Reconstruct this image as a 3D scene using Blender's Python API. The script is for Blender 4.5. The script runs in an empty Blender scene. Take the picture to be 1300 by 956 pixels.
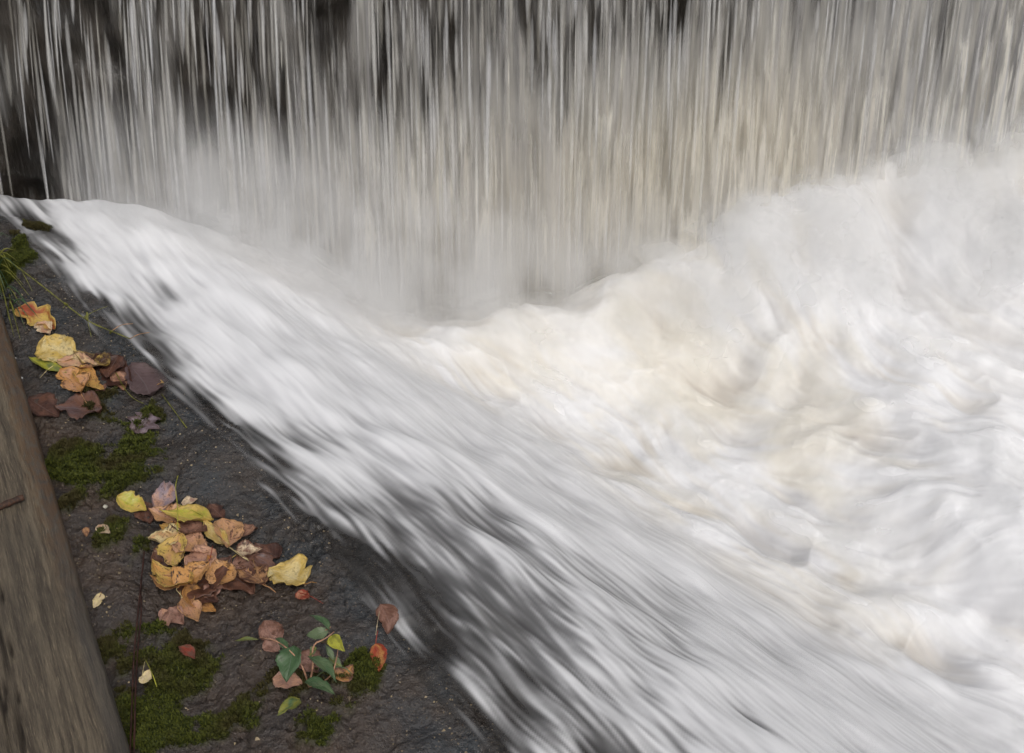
import bpy, math, random
import numpy as np
from mathutils import Vector

random.seed(7); rng = np.random.default_rng(11)
S = bpy.context.scene
COL = S.collection
R = math.radians

# ------------------------------------------------------------------ camera, world, sun, exposure
W0, H0, F0 = 1300.0, 956.0, 1700.0
CAM = np.array([0.0, 0.0, 2.0]); PITCH = R(38)
cam = bpy.data.cameras.new('camera'); camo = bpy.data.objects.new('camera', cam); COL.objects.link(camo)
camo.location = CAM; camo.rotation_euler = (R(90) - PITCH, 0, 0)
cam.sensor_width = 36; cam.lens = 36 * F0 / W0; cam.clip_start = 0.05; cam.clip_end = 1000
S.camera = camo
world = bpy.data.worlds.new('World'); S.world = world; world.use_nodes = True
wn = world.node_tree
sky = wn.nodes.new('ShaderNodeTexSky'); sky.sky_type = 'NISHITA'; sky.sun_disc = False
SUN_EL, SUN_AZ = R(55), R(160)      # azimuth measured from +Y towards +X
sky.sun_elevation = SUN_EL; sky.sun_rotation = SUN_AZ
sky.dust_density = 4; sky.air_density = 1.0; sky.ozone_density = 1.0
hs = wn.nodes.new('ShaderNodeHueSaturation'); hs.inputs['Saturation'].default_value = .32   # overcast: the blue is veiled
wn.links.new(sky.outputs[0], hs.inputs['Color']); wn.links.new(hs.outputs[0], wn.nodes['Background'].inputs[0])
wn.nodes['Background'].inputs[1].default_value = 0.12
sl = bpy.data.lights.new('sun', 'SUN'); sl.energy = 1.1; sl.angle = R(25); sl.color = (1, .95, .88)
so = bpy.data.objects.new('sun', sl); COL.objects.link(so)
sd = Vector((math.sin(SUN_AZ) * math.cos(SUN_EL), math.cos(SUN_AZ) * math.cos(SUN_EL), math.sin(SUN_EL)))
so.rotation_euler = (-sd).to_track_quat('-Z', 'Y').to_euler()
S.view_settings.view_transform = 'Standard'; S.view_settings.look = 'None'
S.view_settings.gamma = 1; S.view_settings.exposure = -0.15
S.cycles.transparent_max_bounces = 20; S.cycles.max_bounces = 6
S.cycles.use_denoising = True

# ------------------------------------------------------------------ helpers
cp, sp = math.cos(PITCH), math.sin(PITCH)
def ray(px, py):
    a = (px - W0 / 2) / F0; u = (H0 / 2 - py) / F0
    return np.array([a, cp + u * sp, -sp + u * cp])
def P(px, py, z=0.0):
    d = ray(px, py); t = (z - CAM[2]) / d[2]
    return CAM + d * t
def PY(px, py, Y):
    d = ray(px, py); return CAM + d * (Y / d[1])

def smooth(a, b, x):
    t = np.clip((x - a) / (b - a), 0, 1); return t * t * (3 - 2 * t)
def vnoise(x, y, seed=0):
    xi = np.floor(x).astype(np.int64); yi = np.floor(y).astype(np.int64)
    fx = x - xi; fy = y - yi; fx = fx * fx * (3 - 2 * fx); fy = fy * fy * (3 - 2 * fy)
    def h(i, j):
        n = (i * 374761393 + j * 668265263 + seed * 974634777) & 0xffffffff
        n = ((n ^ (n >> 13)) * 1274126177) & 0xffffffff
        n = ((n ^ (n >> 16)) * 2246822519) & 0xffffffff
        return ((n ^ (n >> 15)) & 0xffffff) / float(0xffffff)
    return (h(xi, yi) * (1 - fx) + h(xi + 1, yi) * fx) * (1 - fy) + (h(xi, yi + 1) * (1 - fx) + h(xi + 1, yi + 1) * fx) * fy
def fbm(x, y, seed=0, o=4, g=.5):
    x = np.asarray(x, float); y = np.asarray(y, float)
    s = 0; a = 1; t = 0
    for k in range(o):
        c, q = math.cos(.6 * k), math.sin(.6 * k)
        s = s + a * vnoise((x * c - y * q) * 2 ** k + 7.3 * k, (x * q + y * c) * 2 ** k - 3.1 * k, seed + k); t += a; a *= g
    return s / t

def tag(o, label=None, cat=None, group=None, kind=None):
    if label: o['label'] = label
    if cat: o['category'] = cat
    if group: o['group'] = group
    if kind: o['kind'] = kind
    return o
def mesh_obj(name, verts, faces, mat, parent=None, smoothed=True):
    me = bpy.data.meshes.new(name); me.from_pydata([tuple(v) for v in verts], [], [tuple(f) for f in faces])
    if smoothed: me.polygons.foreach_set('use_smooth', [True] * len(me.polygons))
    if mat: me.materials.append(mat)
    o = bpy.data.objects.new(name, me); COL.objects.link(o)
    if parent: o.parent = parent
    return o
def grid_obj(name, X, Y, Z, mat, attrs={}, keep=None):
    ny, nx = X.shape
    me = bpy.data.meshes.new(name)
    idx = np.arange(nx * ny).reshape(ny, nx)
    q = np.stack([idx[:-1, :-1], idx[:-1, 1:], idx[1:, 1:], idx[1:, :-1]], -1).reshape(-1, 4)
    if keep is not None:
        kv = keep.reshape(-1); q = q[kv[q].any(1)]
    used = np.zeros(nx * ny, bool); used[q.reshape(-1)] = True
    remap = np.cumsum(used) - 1
    co = np.stack([X, Y, Z], -1).reshape(-1, 3)[used]
    q = remap[q]
    me.vertices.add(len(co)); me.vertices.foreach_set('co', co.astype(np.float32).reshape(-1))
    me.loops.add(q.size); me.loops.foreach_set('vertex_index', q.reshape(-1).astype(np.int32))
    me.polygons.add(len(q)); me.polygons.foreach_set('loop_start', np.arange(0, q.size, 4, dtype=np.int32))
    me.update(calc_edges=True)
    me.polygons.foreach_set('use_smooth', np.ones(len(q), bool))
    for k, v in attrs.items():
        a = me.attributes.new(k, 'FLOAT', 'POINT'); a.data.foreach_set('value', v.reshape(-1)[used].astype(np.float32))
    me.materials.append(mat)
    o = bpy.data.objects.new(name, me); COL.objects.link(o); return o

class NT:
    def __init__(s, name):
        s.m = bpy.data.materials.new(name); s.m.use_nodes = True; s.t = s.m.node_tree; s.t.nodes.clear()
        s.out = s.t.nodes.new('ShaderNodeOutputMaterial')
    def n(s, typ, **kw):
        nd = s.t.nodes.new('ShaderNode' + typ)
        for k, v in kw.items():
            if k.startswith('i_'):
                key = k[2:].replace('_', ' ')
                s.set(nd.inputs[key], v)
            else: setattr(nd, k, v)
        return nd
    def set(s, sock, v):
        if isinstance(v, bpy.types.NodeSocket): s.t.links.new(v, sock)
        else: sock.default_value = v
    def attr(s, name): return s.n('Attribute', attribute_name=name).outputs['Fac']
    def math(s, op, a, b=0.0, c=None, clamp=False):
        nd = s.n('Math', operation=op, use_clamp=clamp); s.set(nd.inputs[0], a); s.set(nd.inputs[1], b)
        if c is not None: s.set(nd.inputs[2], c)
        return nd.outputs[0]
    def obj(s): return s.n('TexCoord').outputs['Object']
    def mapping(s, vec, scale=(1, 1, 1), rot=(0, 0, 0), loc=(0, 0, 0)):
        nd = s.n('Mapping'); s.set(nd.inputs['Vector'], vec); nd.inputs['Scale'].default_value = scale
        nd.inputs['Rotation'].default_value = rot; nd.inputs['Location'].default_value = loc; return nd.outputs[0]
    def noise(s, vec, scale, detail=3, rough=.5, dist=0):
        nd = s.n('TexNoise'); s.set(nd.inputs['Vector'], vec); nd.inputs['Scale'].default_value = scale
        nd.inputs['Detail'].default_value = detail; nd.inputs['Roughness'].default_value = rough; nd.inputs['Distortion'].default_value = dist
        return nd.outputs['Fac']
    def ramp(s, fac, a, b, c0=0.0, c1=1.0):
        nd = s.n('MapRange', interpolation_type='SMOOTHSTEP'); s.set(nd.inputs['Value'], fac)
        nd.inputs['From Min'].default_value = a; nd.inputs['From Max'].default_value = b
        nd.inputs['To Min'].default_value = c0; nd.inputs['To Max'].default_value = c1; return nd.outputs['Result']
    def mix(s, f, a, b):
        nd = s.n('Mix', data_type='RGBA'); s.set(nd.inputs['Factor'], f)
        for sk, v in ((nd.inputs[6], a), (nd.inputs[7], b)):
            if isinstance(v, bpy.types.NodeSocket): s.t.links.new(v, sk)
            else: sk.default_value = (*v, 1)
        return nd.outputs[2]
    def bsdf(s, col, rough=.5, spec=.5, **kw):
        nd = s.n('BsdfPrincipled')
        if isinstance(col, bpy.types.NodeSocket): s.t.links.new(col, nd.inputs['Base Color'])
        else: nd.inputs['Base Color'].default_value = (*col, 1)
        s.set(nd.inputs['Roughness'], rough); s.set(nd.inputs['Specular IOR Level'], spec)
        for k, v in kw.items(): s.set(nd.inputs[k.replace('_', ' ')], v)
        return nd
    def bump(s, h, strength=.5, dist=.01):
        nd = s.n('Bump'); s.set(nd.inputs['Height'], h); nd.inputs['Strength'].default_value = strength
        nd.inputs['Distance'].default_value = dist; return nd.outputs[0]
    def done(s, shader):
        s.t.links.new(shader if isinstance(shader, bpy.types.NodeSocket) else shader.outputs[0], s.out.inputs['Surface']); return s.m

# ------------------------------------------------------------------ terrain and water functions
A0 = P(0, 270)[:2]; A1 = P(640, 867)[:2]
BD = (A1 - A0) / np.linalg.norm(A1 - A0)            # along the bank edge, down and right
BN = np.array([-BD[1], BD[0]])                      # towards the water
if BN[0] < 0: BN = -BN
def dist(x, y): return (x - A0[0]) * BN[0] + (y - A0[1]) * BN[1]
def along(x, y): return (x - A0[0]) * BD[0] + (y - A0[1]) * BD[1]
def bed_base(x, y):
    d = dist(x, y)
    z = -0.015 * np.clip(d + .5, 0, .5) / .5
    z = z - .60 * smooth(0.02, 1.25, d) - .03 * smooth(0, .15, d)
    return z
def bank_h(x, y):
    d = dist(x, y)
    far = smooth(1.5, 6, np.hypot(x + .5, y - 2.3))
    z = bed_base(x, y) + (fbm(x * 3.1, y * 3.1, 3, 3) - .5) * .07 + (fbm(x * 11, y * 11, 5, 3) - .5) * .030
    r = np.abs(fbm(x * 26, y * 26, 9, 3) - .5)
    z = z - .014 * (1 - smooth(0, .05, r)) * smooth(.45, .6, fbm(x * 5, y * 5, 21, 2)) + (fbm(x * 60, y * 60, 31, 3) - .5) * .010
    z = z + (fbm(x * .7, y * .7, 41, 3) - .5) * 1.2 * far * smooth(.0, -2, d) + .5 * smooth(-3, -10, d)
    z = z - .5 * far * smooth(0, 2, d)
    z = z - .40 * smooth(3.40, 3.72, y) * smooth(-.1, -.6, x)
    return z
def axis(a, b, step, lo, hi):
    core = np.arange(a, b + step / 2, step)
    def ext(start, end, sgn):
        out = []; s = step; p = start
        while (p - end) * sgn < 0:
            s *= 1.18; p += sgn * s; out.append(p)
        return out
    return np.array(ext(a, lo, -1)[::-1] + list(core) + ext(b, hi, 1))

# ------------------------------------------------------------------ materials of the setting
def mat_rock():
    m = NT('wet_rock'); o = m.obj()
    n1 = m.noise(o, 9, 5, .6); n2 = m.noise(o, 55, 5, .65); n3 = m.noise(o, 240, 4, .6)
    c = m.mix(m.ramp(n1, .38, .62), (.054, .046, .041), (.046, .050, .054))
    c = m.mix(m.attr('soil'), c, m.mix(m.ramp(n1, .38, .62), (.066, .048, .038), (.046, .037, .033)))
    c = m.mix(m.math('MULTIPLY', m.ramp(m.noise(o, 6, 4, .6), .48, .64, 0, .85), m.math('ADD', m.math('MULTIPLY', m.attr('soil'), .75), .25)), c, (.070, .046, .031))
    c = m.mix(m.ramp(n3, .58, .70, 0, .85), c, (.19, .15, .11))
    c = m.mix(m.attr('moss'), c, m.mix(m.ramp(n2, .35, .65), (.016, .020, .006), (.06, .068, .012)))
    v = m.n('TexVoronoi'); m.set(v.inputs['Vector'], o); v.inputs['Scale'].default_value = 85
    h = m.math('ADD', m.math('MULTIPLY', n2, 1.0), m.math('MULTIPLY', n3, .35))
    h = m.math('ADD', h, m.math('MULTIPLY', v.outputs['Distance'], -.35))
    rough = m.math('ADD', m.ramp(m.noise(o, 22, 3), .35, .65, .06, .26), m.math('MULTIPLY', m.attr('soil'), .20))
    rough = m.math('MAXIMUM', rough, m.attr('moss'))
    b = m.bsdf(c, rough, .55, Normal=m.bump(h, .8, .013))
    return m.done(b)
ROCK = mat_rock()

# moss patches given as points on the bank
MOSS = [(108, 575, 38, 40), (160, 575, 36, 60), (70, 570, 18, 30), (120, 520, 45, 20), (95, 640, 14, 30), (150, 672, 18, 28), (172, 700, 12, 22), (165, 830, 55, 45), (235, 845, 70, 40),
        (150, 900, 90, 60), (300, 900, 70, 40), (455, 860, 26, 35), (130, 495, 30, 18), (20, 330, 20, 60), (390, 905, 60, 30)]
def moss_mask(x, y):
    m = np.zeros_like(x)
    for px, py, rx, ry in MOSS:
        c = P(px, py); sx = np.linalg.norm(P(px + rx, py) - c); sy = np.linalg.norm(P(px, py + ry) - c)
        m = np.maximum(m, 1 - np.sqrt(((x - c[0]) / sx) ** 2 + ((y - c[1]) / sy) ** 2) * .5 * 1.0)
    n = fbm(x * 14, y * 14, 77, 4)
    return smooth(.34, .66, np.clip(m, 0, 1) * .8 + (n - .5) * 1.25) * (m > 0)

xs = axis(-1.9, 1.2, .005, -60, 60); ys = axis(1.0, 3.6, .005, -40, 3.9)
ys = ys[ys <= 4.1]
X, Y = np.meshgrid(xs, ys)
Z = bank_h(X, Y)
MM = moss_mask(X, Y)
Z = Z + MM * (.006 + .010 * fbm(X * 45, Y * 45, 88, 3))
bank = grid_obj('river_bank', X, Y, Z, ROCK, {'moss': MM, 'soil': smooth(-.12, -.34, dist(X, Y) + .25 * (fbm(X * 5, Y * 5, 19, 3) - .5))})
tag(bank, kind='structure')

# ------------------------------------------------------------------ moving water: field, streaks, foam
WX0, WX1, WY0, WY1, WS = -2.0, 2.5, 1.1, 3.92, .004
gx = np.arange(WX0, WX1, WS); gy = np.arange(WY0, WY1, WS)
GX, GY = np.meshgrid(gx, gy)
ny, nx = GX.shape
D = dist(GX, GY); SA = along(GX, GY); D = D + .09 * smooth(1.3, 2.2, SA)
base_ang = math.atan2(BD[1], BD[0])
ang = base_ang + R(14) * smooth(0.1, 1.6, D) + R(10) * smooth(.2, .9, D) * smooth(.9, 0, SA)
RX, RY = GX * .84 + GY * .54, GY * .84 - GX * .54
turb = smooth(.72, 1.22, D + .42 * np.clip(GY - 2.7, 0, 1) + .15 * (GY - 2.6) + .12 * (fbm(GX * 2.5, GY * 2.5, 53, 2) - .5))
ang = ang + turb * (fbm(RX * 2.2, RY * 2.2, 51, 4) - .5) * 2.6 + (fbm(GX * 2.6, GY * 2.6, 52, 3) - .5) * .34
# spray fans out from where the fall lands, upper right
fc = P(1110, 330, -.2)
fr = .6 * np.exp(-(((GX - fc[0]) / .45) ** 2 + ((GY - fc[1]) / .4) ** 2))
VX, VY = np.cos(ang), np.sin(ang)
src = P(1060, 200, -.2)
rx_, ry_ = GX - src[0], GY - src[1]; rr = np.hypot(rx_, ry_) + 1e-6
VX = VX * (1 - fr) + fr * rx_ / rr; VY = VY * (1 - fr) + fr * ry_ / rr
vl = np.hypot(VX, VY) + 1e-6; VX /= vl; VY /= vl
def bil(A, fx, fy):
    fx = np.clip(fx, 0, nx - 1.001); fy = np.clip(fy, 0, ny - 1.001)
    i = fx.astype(np.int32); j = fy.astype(np.int32); u = (fx - i).astype(np.float32); v = (fy - j).astype(np.float32)
    return (A[j, i] * (1 - u) + A[j, i + 1] * u) * (1 - v) + (A[j + 1, i] * (1 - u) + A[j + 1, i + 1] * u) * v
def lic(N, length, step):
    k = max(2, int(length / (step * WS) / 2))
    N = N.astype(np.float32); vx = VX.astype(np.float32); vy = VY.astype(np.float32)
    J, I = np.meshgrid(np.arange(ny, dtype=np.float32), np.arange(nx, dtype=np.float32), indexing='ij')
    acc = N.copy(); wsum = 1.0
    for sg in (1, -1):
        px, py = I.copy(), J.copy()
        for q in range(k):
            if q % 2 == 0: ax, ay = bil(vx, px, py), bil(vy, px, py)
            px += sg * step * ax; py += sg * step * ay
            w = .5 + .5 * math.cos(math.pi * (q + 1) / (k + 1))
            acc += w * bil(N, px, py); wsum += w
    acc /= wsum
    return acc
def norm01(A):
    a = (A - A.mean()) / A.std(); return a
n1 = norm01(lic(fbm(GX / .0042, GY / .0042, 61, 1), .15, 1.0))
n2 = norm01(lic(fbm(GX / .011, GY / .011, 62, 2), .20, 1.5))
n3 = norm01(lic(fbm(GX / .046, GY / .046, 63, 2), .44, 4.0))
n4 = norm01(fbm(GX * 3.5 + .4 * n3, GY * 3.5, 64, 4))
calm = 1 - turb
nb = norm01(lic(fbm(GX / .11, GY / .11, 73, 3), .20, 2.5))
nm = norm01(lic(fbm(GX / .085, GY / .085, 65, 3), .16, 3.0))       # broad soft patches of thicker and thinner foam
NS = n1 * .50 + n2 * .72 + n3 * .42
NS = norm01(NS)

def blob(lst, zf=-.4):
    m = np.zeros_like(GX)
    for px, py, rx, ry, rot, amp in lst:
        c = P(px, py, zf); r = R(rot)
        e1 = P(px + rx * math.cos(r), py + rx * math.sin(r), zf) - c
        e2 = P(px - ry * math.sin(r), py + ry * math.cos(r), zf) - c
        M = np.linalg.inv(np.array([[e1[0], e2[0]], [e1[1], e2[1]]]))
        a = M[0, 0] * (GX - c[0]) + M[0, 1] * (GY - c[1]); b = M[1, 0] * (GX - c[0]) + M[1, 1] * (GY - c[1])
        m = m + amp * np.exp(-(a * a + b * b))
    return m
# foam thinning: dark tongues between the streaks
thin = blob([(593, 654, 50, 22, 38, 1.5), (714, 665, 80, 22, 25, 1.2), (471, 699, 30, 16, 50, 1.8), (629, 767, 45, 16, 30, 2.2), (629, 805, 55, 18, 35, 2.0),
             (700, 830, 120, 40, 25, 1.5), (560, 830, 60, 50, 40, 2.0), (520, 780, 40, 30, 50, 1.2), (860, 840, 90, 30, 20, 1.3), (1034, 834, 60, 16, 30, 1.3), (927, 850, 60, 22, 25, 1.4),
             (460, 600, 50, 20, 42, .9), (115, 262, 28, 18, 20, 1.7), (700, 920, 300, 50, 5, 1.4), (1020, 700, 90, 18, 22, .55),
             (870, 690, 100, 25, 22, .7), (1080, 790, 80, 16, 30, .6), (1142, 655, 30, 24, 60, .6), (1244, 588, 15, 26, 0, 1.0),
             (1210, 756, 40, 18, 35, .8), (1120, 880, 200, 40, 20, .7), (200, 330, 100, 10, 35, .5)], -.42)
edge = smooth(-.06, .34, D + .04 * n3 + .22 * (fbm(GX * 9, GY * 9, 58, 3) - .5))                      # water gets thick away from the bank
cov = edge * 3.6 - 1.35 - thin * 1.15 + smooth(.25, .6, D) * .9 + turb * 1.6
lo = smooth(1.2, 2.1, SA) * smooth(1.0, .25, D)               # the lower reach runs thin over the rock
cov = cov - lo * .80 + 3.8 * smooth(1.85, 1.1, SA) * smooth(.03, .20, D + .03 * n3)
NL = norm01(n1 * .75 + n2 * .70 + n3 * .15)
NF = NS * (1 - lo) + NL * lo * 1.3
foam = 1 / (1 + np.exp(-(cov - 1.1 * lo * smooth(.30, .05, D) + NF * (.24 + .20 * lo) + n1 * (.26 + .22 * lo) + nm * (.48 + .15 * lo)) * 1.25))
foam = foam + (1 - foam) * (.30 - .14 * lo) * smooth(.02, .22, D + .03 * n2)
foam = foam * smooth(-.08, .04, D + .025 * n2)
tan = smooth(-.9, 1.9, n4 * .7 - .35 * nb + blob([(850, 430, 90, 40, 30, 1.0), (1040, 530, 60, 50, 40, 1.2), (900, 480, 160, 100, 30, .7), (1140, 720, 120, 50, 35, .1), (640, 420, 90, 50, 20, .9),
                                   (1290, 640, 90, 260, 0, -1.5), (1180, 380, 160, 90, 0, -.6)], -.4)) * turb
# heights
WB = bed_base(GX, GY) + .012 + .07 * smooth(0, .35, D) - .0 * D
WB = WB + .05 * (1 - smooth(0, 1.4, SA)) * smooth(.1, .4, D)
mound = blob([(620, 415, 70, 40, -10, .12), (740, 385, 110, 50, -10, .16), (880, 350, 110, 60, -10, .17), (1000, 320, 120, 80, -10, .20), (1150, 290, 110, 75, 0, .30), (1320, 260, 110, 120, 0, .42), (1450, 260, 160, 140, 0, .2)], -.38)
billow = np.abs(fbm(RX * 5, RY * 5, 71, 3) - .5) * 2
billow2 = np.abs(fbm(GX * 12 + .1 * n2, GY * 12, 72, 3) - .5) * 2
ne = norm01(lic(fbm(GX / .035, GY / .035, 74, 2), .10, 2.0))
lump = (.045 * (1 - billow) + .008 * (1 - billow2) + .014 * nb + .0016 * ne) * turb
# a fold of white water with a clear lower edge, far right
fold = smooth(-.11, .10, (GX - P(1140, 640, -.45)[0]) * .72 + (GY - P(1140, 640, -.45)[1]) * .69 - .12 * (fbm(RX * 3.4, RY * 3.4, 81, 4) - .5)) * smooth(.70, 1.30, GX + .3 * (GY - 2.5) + .3 * (fbm(RX * 4, RY * 4, 83, 3) - .5)) * .16
WZ = WB + mound + lump - .05 * turb + fold + n2 * .0006 * (calm + .2) + n3 * .0015 * (calm + .5) + nm * .006 * calm + n1 * .0005 - thin * .012
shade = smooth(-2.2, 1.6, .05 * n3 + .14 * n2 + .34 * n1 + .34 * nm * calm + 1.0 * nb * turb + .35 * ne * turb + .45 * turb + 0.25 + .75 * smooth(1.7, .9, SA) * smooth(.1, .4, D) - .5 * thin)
WZ = WZ - .36 * smooth(3.40, 3.72, GY + .008 * n3 + .10 * (fbm(GX * 5, GY * 2, 57, 3) - .5)) * smooth(-.1, -.6, GX)
BH = bank_h(GX, GY)
WZ = np.where((D < .6) & (GY < 3.4), np.maximum(WZ, BH + .004 + .012 * smooth(0, .3, D)), WZ)
white = blob([(1290, 600, 120, 200, 0, 1.0), (1180, 420, 200, 120, 0, .6)], -.4)

def wsample(A, x, y):
    fx = np.clip((x - WX0) / WS, 0, nx - 1.001); fy = np.clip((y - WY0) / WS, 0, ny - 1.001)
    return bil(A, fx, fy)
wxs = axis(WX0 + .01, WX1 - .01, .004, -3, 9); wys = np.concatenate([axis(WY0 + .01, WY1 - .01, .004, -12, 3.92)])
wxs = wxs[wxs < 9]; wys = wys[wys < 3.915]
wX, wY = np.meshgrid(wxs, wys)
wD = dist(wX, wY)

def mat_water():
    m = NT('white_water'); f = m.attr('foam'); t = m.attr('tan')
    o = m.obj()
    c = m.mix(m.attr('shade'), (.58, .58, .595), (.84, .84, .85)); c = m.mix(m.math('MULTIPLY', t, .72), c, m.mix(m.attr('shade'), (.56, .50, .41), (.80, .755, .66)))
    c = m.mix(m.math('MULTIPLY', m.attr('white'), .55, clamp=True), c, (.86, .86, .87))
    fo = m.bsdf(c, .55, .25)
    m.set(fo.inputs['Subsurface Weight'], 1.0); fo.inputs['Subsurface Radius'].default_value = (1, 1, 1); fo.inputs['Subsurface Scale'].default_value = .035   # froth scatters light through its bubbles
    clear = m.bsdf((.030, .027, .024), .18, .5)
    tr = m.n('BsdfTransparent'); tr.inputs[0].default_value = (.75, .72, .68, 1)
    mx = m.n('MixShader'); mx.inputs[0].default_value = .45
    m.t.links.new(tr.outputs[0], mx.inputs[1]); m.t.links.new(clear.outputs[0], mx.inputs[2])
    fin = m.n('MixShader'); m.set(fin.inputs[0], f); m.t.links.new(mx.outputs[0], fin.inputs[1]); m.t.links.new(fo.outputs[0], fin.inputs[2])
    # where there is neither foam nor depth nothing is left of the sheet
    t2 = m.n('BsdfTransparent'); e = m.n('MixShader'); m.set(e.inputs[0], m.attr('wet'))
    m.t.links.new(t2.outputs[0], e.inputs[1]); m.t.links.new(fin.outputs[0], e.inputs[2])
    return m.done(e.outputs[0])
WATER = mat_water()
wet = smooth(-.05, .04, D + .02 * n2)
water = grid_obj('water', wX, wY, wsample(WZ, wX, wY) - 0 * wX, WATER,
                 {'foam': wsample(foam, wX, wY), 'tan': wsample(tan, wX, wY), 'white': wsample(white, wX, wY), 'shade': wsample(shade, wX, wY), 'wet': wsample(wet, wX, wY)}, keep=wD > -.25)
tag(water, kind='structure')

# ------------------------------------------------------------------ the weir: wall, crest, falling water
CREST_Z, WALL_Y = .72, 4.02
def mat_wall():
    m = NT('weir_stone'); o = m.obj()
    n = m.noise(m.mapping(o, (1, 1, .25)), 12, 4, .55); c = m.mix(m.ramp(n, .35, .65), (.022, .019, .016), (.065, .056, .047))
    return m.done(m.bsdf(c, .35, .5, Normal=m.bump(m.noise(m.mapping(o, (1, 1, .12)), 40, 4, .6), .5, .02)))
WALLM = mat_wall()
wx_, wz_ = np.meshgrid(np.arange(-4, 5.01, .02), np.concatenate([np.arange(-1.3, CREST_Z, .02), [CREST_Z]]))
wy_ = WALL_Y + (fbm(wx_ * 4, wz_ * 4, 91, 4) - .5) * .14
wy_[-1] = WALL_Y + .06
wall = grid_obj('weir_wall', wx_, wy_, wz_, WALLM)
# solid body behind the face: crest and back
v = wall.data
top = [(-4, WALL_Y + .06, CREST_Z), (5, WALL_Y + .06, CREST_Z), (5, WALL_Y + .6, CREST_Z + .02), (-4, WALL_Y + .6, CREST_Z + .02), (-4, WALL_Y + .6, -1.3), (5, WALL_Y + .6, -1.3), (-4, WALL_Y + .06, -1.3), (5, WALL_Y + .06, -1.3)]
mesh_obj('crest_slab', top, [(0, 1, 2, 3), (3, 2, 5, 4), (0, 3, 4, 6), (1, 7, 5, 2)], WALLM, wall, False)
tag(wall, 'dark wet stone face of the weir behind the falling water', 'weir')

def mat_fall(name, fs, ms, thr, soft, cols, amax):
    m = NT(name); o = m.n('Attribute', attribute_name='flow').outputs['Vector']
    a = m.noise(m.mapping(o, (fs, 1, fs * .045)), 1, 3, .55)
    b = m.noise(m.mapping(o, (ms, 1, ms * .17), loc=(3, 0, 5)), 1, 3, .5, .3)
    c = m.noise(m.mapping(o, (ms * .30, 1, ms * .05), loc=(9, 0, 2)), 1, 2, .5)
    s = m.math('ADD', m.math('MULTIPLY', a, .30), m.math('ADD', m.math('MULTIPLY', b, .52), m.math('MULTIPLY', c, .36)))
    s = m.math('ADD', s, m.attr('cov'))
    al = m.ramp(s, thr, thr + soft, 0, amax)
    al = m.math('MULTIPLY', al, m.attr('fade'))
    k = m.noise(m.mapping(o, (fs * .55, 1, fs * .02), loc=(1, 0, 8)), 1, 2)
    col = m.mix(m.ramp(k, .42, .6), cols[0], cols[1])
    col = m.mix(m.attr('tan'), col, cols[2])
    fo = m.bsdf(col, .45, .3)
    trl = m.n('BsdfTranslucent'); m.t.links.new(col, trl.inputs[0])
    mm = m.n('MixShader'); mm.inputs[0].default_value = .30
    m.t.links.new(fo.outputs[0], mm.inputs[1]); m.t.links.new(trl.outputs[0], mm.inputs[2])
    tr = m.n('BsdfTransparent'); mx = m.n('MixShader'); m.set(mx.inputs[0], al)
    m.t.links.new(tr.outputs[0], mx.inputs[1]); m.t.links.new(mm.outputs[0], mx.inputs[2])
    return m.done(mx.outputs[0])

ZB = -.62
def fall_sheet(name, mat, v0, covf, seed, amp):
    xs = np.arange(-3.0, 3.4, .010); dr = np.arange(0, CREST_Z - ZB + .01, .02)
    FX, DR = np.meshgrid(xs, dr)
    out = v0 * (1 - .30 * smooth(.5, 1.2, FX) + .38 * smooth(-.1, -.7, FX)) * np.sqrt(2 * DR / 9.8)
    FY = WALL_Y - .07 - out - amp * (fbm(FX * 9, DR * 1.1, seed, 3) - .5) * (.3 + DR) - .006 * (fbm(FX * 60, DR * 2, seed + 5, 2) - .5) * DR
    FZ = CREST_Z + .02 - DR
    FXX = FX + .05 * (fbm(FX * 4, DR * .8, seed + 9, 2) - .5) * DR
    cov, tn, fade = covf(FX, FZ, FY)
    o = grid_obj(name, FXX, FY, FZ, mat, {'cov': cov, 'tan': tn, 'fade': fade})
    me = o.data; a = me.attributes.new('flow', 'FLOAT_VECTOR', 'POINT')
    tt = .5 * np.sqrt(DR + .15) + .5 * DR          # water speeds up as it drops, so its pattern stretches
    a.data.foreach_set('vector', np.stack([FX, FX * 0, tt * 1.0], -1).reshape(-1).astype(np.float32))
    return o
def topx(px, py): return PY(px, py, 3.75)
def fblob(FX, FZ, lst):
    m = np.zeros_like(FX)
    for px, py, rx, ry, amp in lst:
        c = topx(px, py); sx = abs(topx(px + rx, py)[0] - c[0]); sz = abs(topx(px, py + ry)[2] - c[2])
        m += amp * np.exp(-((FX - c[0]) / sx) ** 2 - ((FZ - c[2]) / sz) ** 2)
    return m
def cov_back(FX, FZ, FY):
    g = smooth(.55, -.35, FZ)
    c = -.065 + .19 * g + .07 * smooth(-.6, .5, FX) + .14*smooth(.9,1.6,FX)
    c = c + fblob(FX, FZ, [(45, 190, 80, 70, -.30), (60, 30, 80, 60, -.08), (170, 70, 220, 120, -.07), (740, 330, 420, 130, .05), (100, 60, 90, 70, -.06), (265, 120, 20, 60, -.16), (490, 100, 20, 60, -.14), (860, 20, 25, 25, -.2), (500, 330, 30, 60, -.10),
                           (500, 250, 260, 90, .06), (1000, 200, 200, 100, .10), (730, 60, 60, 60, -.05), (1170, 60, 60, 60, -.06)])
    t = np.clip(fblob(FX, FZ, [(760, 330, 260, 140, 1.1), (930, 230, 130, 130, 1.0), (1100, 260, 120, 60, .2)]), 0, 1)
    return c, t, smooth(CREST_Z + .03, CREST_Z - .05, FZ) * .0 + 1
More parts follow.
